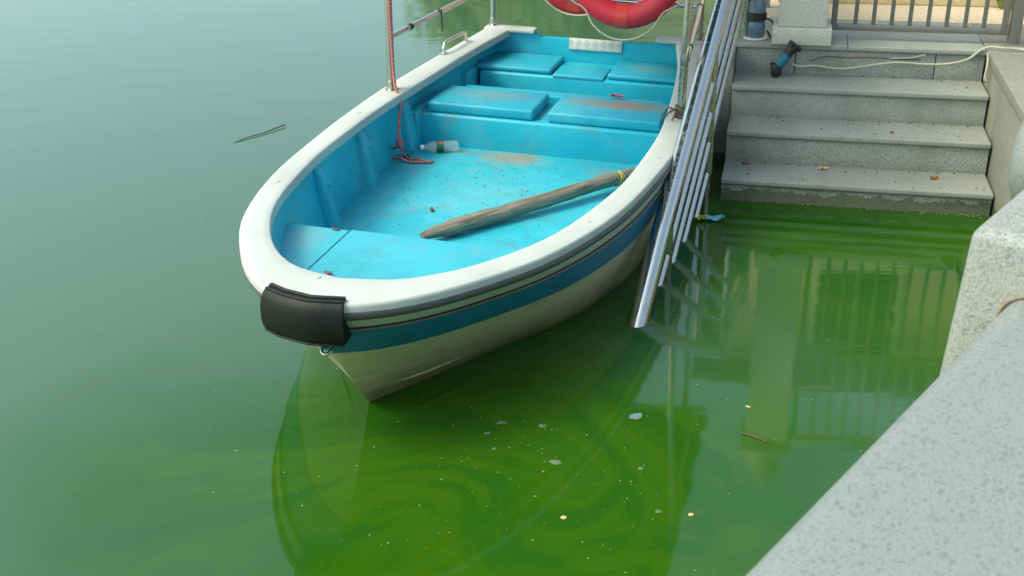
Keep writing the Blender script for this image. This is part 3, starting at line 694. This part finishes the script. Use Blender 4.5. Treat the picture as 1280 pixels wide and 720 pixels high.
tube('loose_end', smooth_path([(1.66, -.695, .255), (1.64, -.68, .20), (1.62, -.655, ZF + .009), (1.635, -.60, ZF + .022), (1.64, -.54, ZF + .009), (1.61, -.525, ZF + .009)], 6), .0065, 'rope_red', rope, 7)
# twine round the other pole foot
tw = tag(empty('brown_twine'), 'frayed brown twine knotted round the foot of a canopy pole beside the railing', 'twine'); in_boat(tw, (1.53, .795, zg(1.53) + .02))
for k in range(5): tube('coil', [(.029 * math.cos(t * .45 + k) + .004 * math.sin(k), .029 * math.sin(t * .45 + k), .008 * k + .007 * math.sin(t * .45 + k * 1.7)) for t in range(14)], .0055, 'twine_brown', tw, 6, True)
for q in ((.06, -.07, -.012), (.02, -.10, -.02), (.05, -.045, .015), (.09, -.03, -.014)): tube('loose_end', smooth_path([(.02, -.02, .02), (q[0] * .6, q[1] * .6, .03), q], 4), .004, 'twine_brown', tw, 5)
def scrap(name, label, cat, loc, size, mat, seed, rotz=0, ratio=1, h=.3, boatf=True, extra=None):
    o = tag(crumple(name, size, mat, None, 4, h, seed, ratio), label, cat)
    if boatf: in_boat(o, loc, (0, 0, rotz))
    else: o.location = loc; o.rotation_euler = (0, 0, rotz)
    return o
scrap('food_wrapper', 'small red and white wrapper behind the forward bench lids', 'wrapper', (.845, .33, .385), .045, 'wrapper_red', 3, 1.5, .4, .4)
box('wrapper_rest', (.80, -.60, .33), (.905, .60, .3755), 'boat_blue', th1, .008)
scrap('dead_leaf', 'dark curled leaf lying on the open boat floor', 'leaf', (2.28, -.29, ZF + .002), .022, 'leaf_brown', 4, .4, .5, .5)
scrap('dead_leaf', 'brown leaf beside the bottle cap on the boat floor', 'leaf', (1.60, -.70, ZF + .002), .04, 'leaf_brown', 5, 2, .4, .5)
scrap('bark_chip', 'small brown bark chip on the bow deck against the white rim', 'chip', (3.60, -.22, .421), .022, 'chip_wood', 6, 1.2, .35, .5)
scrap('bark_chip', 'purplish chip on the deck edge at the end of the seam', 'chip', (3.185, -.375, .416), .020, 'chip_wood', 8, 1.5, .4, .4)
# grit on the floor, uncountable
vs, fs = [], []
for k in range(420):
    x = random.triangular(1.4, 3.1, 1.9); y = random.gauss(-.15, .28); s = random.choice((.0015, .002, .002, .003, .0045)) * random.uniform(.6, 1.3)
    if abs(y) > .6: continue
    o = len(vs); a0 = random.uniform(0, 6); r = [s * random.uniform(.5, 1.2) for _ in range(5)]
    vs += [(x + r[j] * math.cos(a0 + j * 1.257), y + r[j] * math.sin(a0 + j * 1.257), ZF + .0012) for j in range(5)] + [(x, y, ZF + .0012 + s * .7)]
    fs += [(o + j, o + (j + 1) % 5, o + 5) for j in range(5)]
gr = mesh('grit', vs, fs, 'bark'); gr.matrix_world = BM; gr['kind'] = 'stuff'; tag(gr, 'brown grit and leaf crumbs scattered on the blue boat floor', 'grit')

# ------------------------------------------------------------------ things on the steps and the landing
cab = tag(empty('power_cable', sw(.86, .3, 0), STEP_ROT), 'pale power cable trailing along the top step to the side wall', 'cable')
cp = [(.02, -.03, .545), (.06, -.02, .53), (.16, -.016, .535), (.27, -.012, .522), (.36, -.012, .53), (.5, -.01, .556), (.6, -.012, .570), (.75, -.013, .566), (.86, -.012, .572), (.96, -.012, .60), (1.03, .0, .655), (1.075, .0, .672), (1.14, -.02, .672), (1.22, -.01, .667), (1.26, -.06, .667), (1.29, -.2, .667), (1.40, -.35, .657)]
tube('sheath', smooth_path(cp, 6), .0068, 'cable_pale', cab, 8)
tube('loop', smooth_path([(1.045, -.10, .665), (1.05, -.15, .62), (1.035, -.19, .55), (1.045, -.17, .52), (1.05, -.12, .56), (1.055, -.08, .65)], 6), .004, 'cable_pale', cab, 6)
twg = tag(empty('dry_twig', sw(.86, .3, 0), STEP_ROT), 'thin dry twig caught along the edge under the landing', 'twig')
tube('stick', smooth_path([(.12, -.012, .56), (.2, -.014, .59), (.31, -.012, .587), (.45, -.014, .594), (.6, -.01, .588), (.72, -.012, .592)], 5), .005, 'twine_brown', twg, 6)
tube('side_shoot', smooth_path([(.55, -.014, .592), (.66, -.016, .600), (.74, -.018, .622)], 4), .0035, 'cable_pale', twg, 5)
tl = tag(empty('angle_grinder'), 'teal and black corded grinder leaning against the top riser of the steps', 'power tool')
tl.location = sw(.815, .245, Z0 + 2 * RI + TH); tl.rotation_euler = (R(8), R(36), R(12)); tl.scale = (.88, .88, .88)
lathe('motor_body', [(.024, -.135), (.030, -.13), (.033, -.06), (.031, -.05), (.036, -.045)], 'tool_teal', tl, 16).location = (-.045, 0, .19)
lathe('rear_grip', [(.022, -.05), (.030, -.045), (.028, -.02), (.034, 0), (.036, .03), (.026, .04)], 'black_plastic', tl, 14).location = (-.045, 0, .19)
gh = lathe('gear_head', [(.028, 0), (.036, .01), (.034, .045), (.02, .06)], 'black_plastic', tl, 14); gh.location = (-.045, 0, .01)
lathe('cutting_disc', [(.036, 0), (.036, .008), (.012, .014)], 'black_plastic', gh, 24).rotation_euler = (R(90), 0, 0)
gh.children[0].location = (0, -.03, .01)
tube('side_handle', [(-.045, 0, .03), (-.045, .075, .035), (-.045, .09, .036)], [.011, .014, .012], 'black_plastic', tl, 10)
box('battery_pack', (-.085, -.03, .20), (-.005, .03, .232), 'black_plastic', tl, .006)
jg = tag(empty('plastic_jug', sw(.99, .10, ZL)), 'blue plastic jug with a black band beside the gate pillar', 'jug')
lathe('body', [(.045, .012), (.052, .02), (.052, .085), (.046, .10), (.052, .11), (.054, .15), (.05, .16), (.051, .20), (.044, .222), (.02, .235)], 'jug_blue', jg, 22, 'Z', lambda j, a: 1 + (.04 * math.sin(5 * a + j * 1.7) if j > 5 else .015 * math.sin(3 * a + j)))
lathe('band', [(.053, .108), (.0565, .11), (.0570, .152), (.053, .155)], 'black_plastic', jg, 22)
lathe('tray', [(.066, .0005), (.072, .004), (.072, .010), (.05, .011)], 'cap_white', jg, 22)
tube('wire_handle', smooth_path([(.05, -.02, .12), (.085, -.03, .10), (.10, -.03, .04), (.085, -.02, .012), (.06, -.02, .05)], 5), .005, 'black_plastic', jg, 7)
zt = lambda k: Z0 + k * RI + TH + .001
for (nm, lab, u, v, k, sz, mt, sd, rz, ra) in (
    ('dead_leaf', 'rust brown leaf on the lowest step towards the side wall', .19, 1.09, 0, .026, 'leaf_rust', 21, .3, .5),
    ('dead_leaf', 'straw yellow leaf scrap on the lowest step, mid width', .245, .53, 0, .03, 'leaf_straw', 22, .1, .35),
    ('dead_leaf', 'dull red leaf on the lowest step beside the railing', .262, .115, 0, .024, 'leaf_rust', 23, .2, .45),
    ('dead_leaf', 'tiny reddish leaf on the middle step', .40, .87, 1, .016, 'leaf_rust', 24, .9, .6)):
    scrap(nm, lab, 'leaf', sw(u, v, zt(k)), sz, mt, sd, rz, ra, .4, False)
vs, fs = [], []
for k in range(260):
    st = random.choice((0, 0, 1, 1, 2)); v = random.betavariate(1.6, 1) * 1.32 + .02; back = random.random() < .7
    u = (st + 1) * TR + NOSE - abs(random.gauss(0, .018)) - .004 if back else st * TR + random.uniform(.02, .27); s = random.choice((.003, .004, .006, .008)) * random.uniform(.6, 1.2)
    p = sw(u, v, zt(st)); o = len(vs); a0 = random.uniform(0, 6)
    vs += [p + Vector((s * math.cos(a0 + j * 1.257) * random.uniform(.5, 1.3), s * math.sin(a0 + j * 1.257) * random.uniform(.3, 1), 0)) for j in range(5)] + [p + Vector((0, 0, s * .7))]
    fs += [(o + j, o + (j + 1) % 5, o + 5) for j in range(5)]
sg = mesh('step_grit', vs, fs, 'twine_brown'); sg['kind'] = 'stuff'; tag(sg, 'dry leaf crumbs and grit gathered along the backs of the treads', 'grit')

# ------------------------------------------------------------------ things on the water
tg_ = tag(empty('floating_twig', (-1.61, 7.0, .004), (0, 0, math.atan2(.35, .29))), 'thin dark twig floating alone on the open water beside the boat', 'twig')
tube('stick', smooth_path([(-.26, .0, -.012), (-.1, .006, .002), (.05, -.004, .004), (.24, .01, .008)], 5), [.0025 + .002 * (k / 15) for k in range(16)], 'twine_brown', tg_, 6)
tube('side_shoot', [(.12, 0, .004), (.145, .006, .007)], .0015, 'twine_brown', tg_, 5)
t2 = tag(empty('floating_twig', (.84, 3.36, .003), (0, 0, -.7)), 'short dark stick floating in the gate reflection', 'twig'); tube('stick', [(-.05, 0, 0), (0, .004, .002), (.05, 0, .001)], .003, 'twine_brown', t2, 6)
wp = tag(empty('floating_wrapper', (1.02, 5.40, .002)), 'crumpled cyan and yellow wrapper floating beside the railing post', 'wrapper')
crumple('printed_side', .055, 'wrapper_cyan', wp, 5, .35, 31, .6).location = (.03, 0, 0); crumple('yellow_side', .045, 'wrapper_yellow', wp, 5, .5, 32, .8).location = (-.05, .01, 0)
fo = scrap('floating_film', 'pale angular scrap of plastic film floating off the foot of the railing', 'plastic scrap', (.44, 3.52, .001), .028, 'foil_pale', 33, .5, .7, .1, False)
FG = 'foam flecks floating off the bow'
def fleck(name, x, y, s, mat, label, cat, group=None):
    rd = random.Random(int(x * 991 + y * 77)); m = 11; vs = []
    for j in range(m):
        a = 2 * math.pi * j / m; k = s * rd.uniform(.6, 1.15); vs.append((k * math.cos(a), k * .75 * math.sin(a), .0015))
    vs.append((0, 0, .005)); fs = [(j, (j + 1) % m, m) for j in range(m)]
    o = tag(mesh(name, vs, fs, mat, None, True), label, cat, group); o.location = (x, y, 0); return o
for x, y, s in ((-.05, 3.5, .022), (.10, 3.47, .021), (.135, 3.24, .022), (-.10, 3.43, .012), (.42, 3.19, .011), (.45, 2.95, .012), (-.075, 3.33, .010)):
    fleck('foam_fleck', x, y, s, 'foam', 'small pale foam fleck floating in the dark reflection below the bow', 'foam', FG)
for x, y, lab in ((.145, 2.93, 'yellowish leaf floating in the dark canopy reflection'), (.86, 3.57, 'pale yellow leaf floating in the reflection of the gate pillar'), (.55, 2.93, 'cream petal floating just outside the dark canopy reflection')):
    fleck('floating_leaf', x, y, .011, 'leaf_straw', lab, 'leaf')
vs, fs = [], []
def sp(x, y, s):
    o = len(vs); a0 = random.uniform(0, 6)
    vs.extend([(x + s * math.cos(a0 + j * 1.257) * random.uniform(.5, 1.2), y + s * math.sin(a0 + j * 1.257) * random.uniform(.5, 1.2), .0012) for j in range(5)]); fs.append((o, o + 1, o + 2, o + 3, o + 4))
for k in range(200): sp(random.gauss(.05, .33), random.gauss(3.2, .38), random.choice((.0012, .0015, .002, .0025, .004)))
for k in range(90): sp(random.uniform(-.9, 1.3), random.uniform(2.3, 5.4), random.choice((.0012, .002, .003, .004)))
for k in range(60): sp(random.uniform(-3.5, -.8), random.uniform(3, 10), random.choice((.002, .003, .005)))
for k in range(120): p = sw(NOSE - abs(random.gauss(0, .012)) - .002, random.uniform(0, WID)); sp(p.x, p.y, random.uniform(.003, .008))
fk = mesh('floating_specks', vs, fs, 'speck'); fk['kind'] = 'stuff'; tag(fk, 'tiny pale specks and algae crumbs strewn over the water', 'specks')

# ------------------------------------------------------------------ trees across the pond
def crown_mesh(seed, rx, rz, n, leaf):
    rd = random.Random(seed); vs, fs = [], []
    clumps = [(Vector((rd.gauss(0, .5) * rx, rd.gauss(0, .5) * rx, rz * (1 + rd.gauss(0, .42)))), rd.uniform(.22, .45) * rx) for _ in range(26)]
    for k in range(n):
        c, r = rd.choice(clumps); d = Vector((rd.gauss(0, 1), rd.gauss(0, 1), rd.gauss(0, 1))).normalized() * r * rd.random() ** .4
        p = c + d; a = Vector((rd.gauss(0, 1), rd.gauss(0, 1), rd.gauss(0, .6))).normalized(); b = a.orthogonal().normalized(); s = leaf * rd.uniform(.6, 1.3); o = len(vs)
        vs += [p - a * s, p + b * s * .5, p + a * s, p - b * s * .5]; fs.append((o, o + 1, o + 2, o + 3))
    me = bpy.data.meshes.new('crown'); me.from_pydata([tuple(v) for v in vs], [], fs); return me, clumps
CR = [crown_mesh(s, 2.2, 2.0, 5200, .17) for s in (11, 12, 13)]
for k, (me, _) in enumerate(CR): me.materials.append(MATS[('leaf_a', 'leaf_b', 'leaf_c')[k]])
def tree(x, y, h, k, label):
    r = tag(empty('bank_tree', (x, y, .68), (0, 0, random.uniform(0, 6))), label, 'tree', 'trees on the far bank')
    me, cl = CR[k]; s = h / 5.2
    c = link('crown', me, None, r); c.scale = (s, s, s); c.location = (0, 0, h * .24)
    geos = [tube_geo(smooth_path([(0, 0, -.1), (.06 * s, .03, h * .25), (0, .08, h * .55)], 4), [.16 * s * (1 - .09 * j) for j in range(9)], 8)]
    for q, rad in cl[:7]:
        e = Vector((q.x * s, q.y * s, q.z * s + h * .24)); geos.append(tube_geo([(0, .04, h * .3), (e.x * .5, e.y * .5, (h * .3 + e.z) * .5 + .1), e], [.07 * s, .05 * s, .02 * s], 6))
    multi('trunk', geos, 'bark', r)
for x, y, h, k, lab in ((.7, 37, 7.6, 0, 'olive green tree at the open-water end of the far row'), (3.0, 40, 8.8, 1, 'tall dark green tree second in the far row'),
                        (5.6, 41, 8.8, 2, 'light green bushy tree third in the far row'), (8.2, 39, 8.6, 0, 'broad olive green tree near the cream building'), (12.0, 39, 8, 1, 'dark green tree at the quay end of the far row')):
    tree(x, y, h, k, lab)
for k in range(9): tree(-95 + k * 11 + random.uniform(-3, 3), 118 - (k * 1.4), 5.2 + random.uniform(-.6, 1), k % 3, 'distant tree on the low far shore')
cb = tag(empty('cream_building', (3.3, 34.0, .68), (0, 0, -.05)), 'cream rendered building on the far bank before the trees', 'building')
box('wall', (0, 0, 0), (3.6, 2.4, 4.5), 'cream_wall_sunlit', cb, .02)
bm = bmesh.new(); rv = [bm.verts.new(p) for p in ((-.4, -.4, 4.5), (4.0, -.4, 4.5), (4.0, 2.8, 4.5), (-.4, 2.8, 4.5), (.9, 1.2, 5.4), (2.7, 1.2, 5.4))]
for f in ((0, 1, 5, 4), (1, 2, 5), (2, 3, 4, 5), (3, 0, 4), (3, 2, 1, 0)): bm.faces.new([rv[i] for i in f])
fin('roof', bm, 'roof_tile', cb)
for x in (.5, 2.2):
    wn = box('window', (x, -.04, .9), (x + .9, .02, 2.1), 'pillar_stone', cb, .01); box('pane', (x + .07, -.046, .98), (x + .83, -.03, 2.02), 'window_dark', wn, 0)
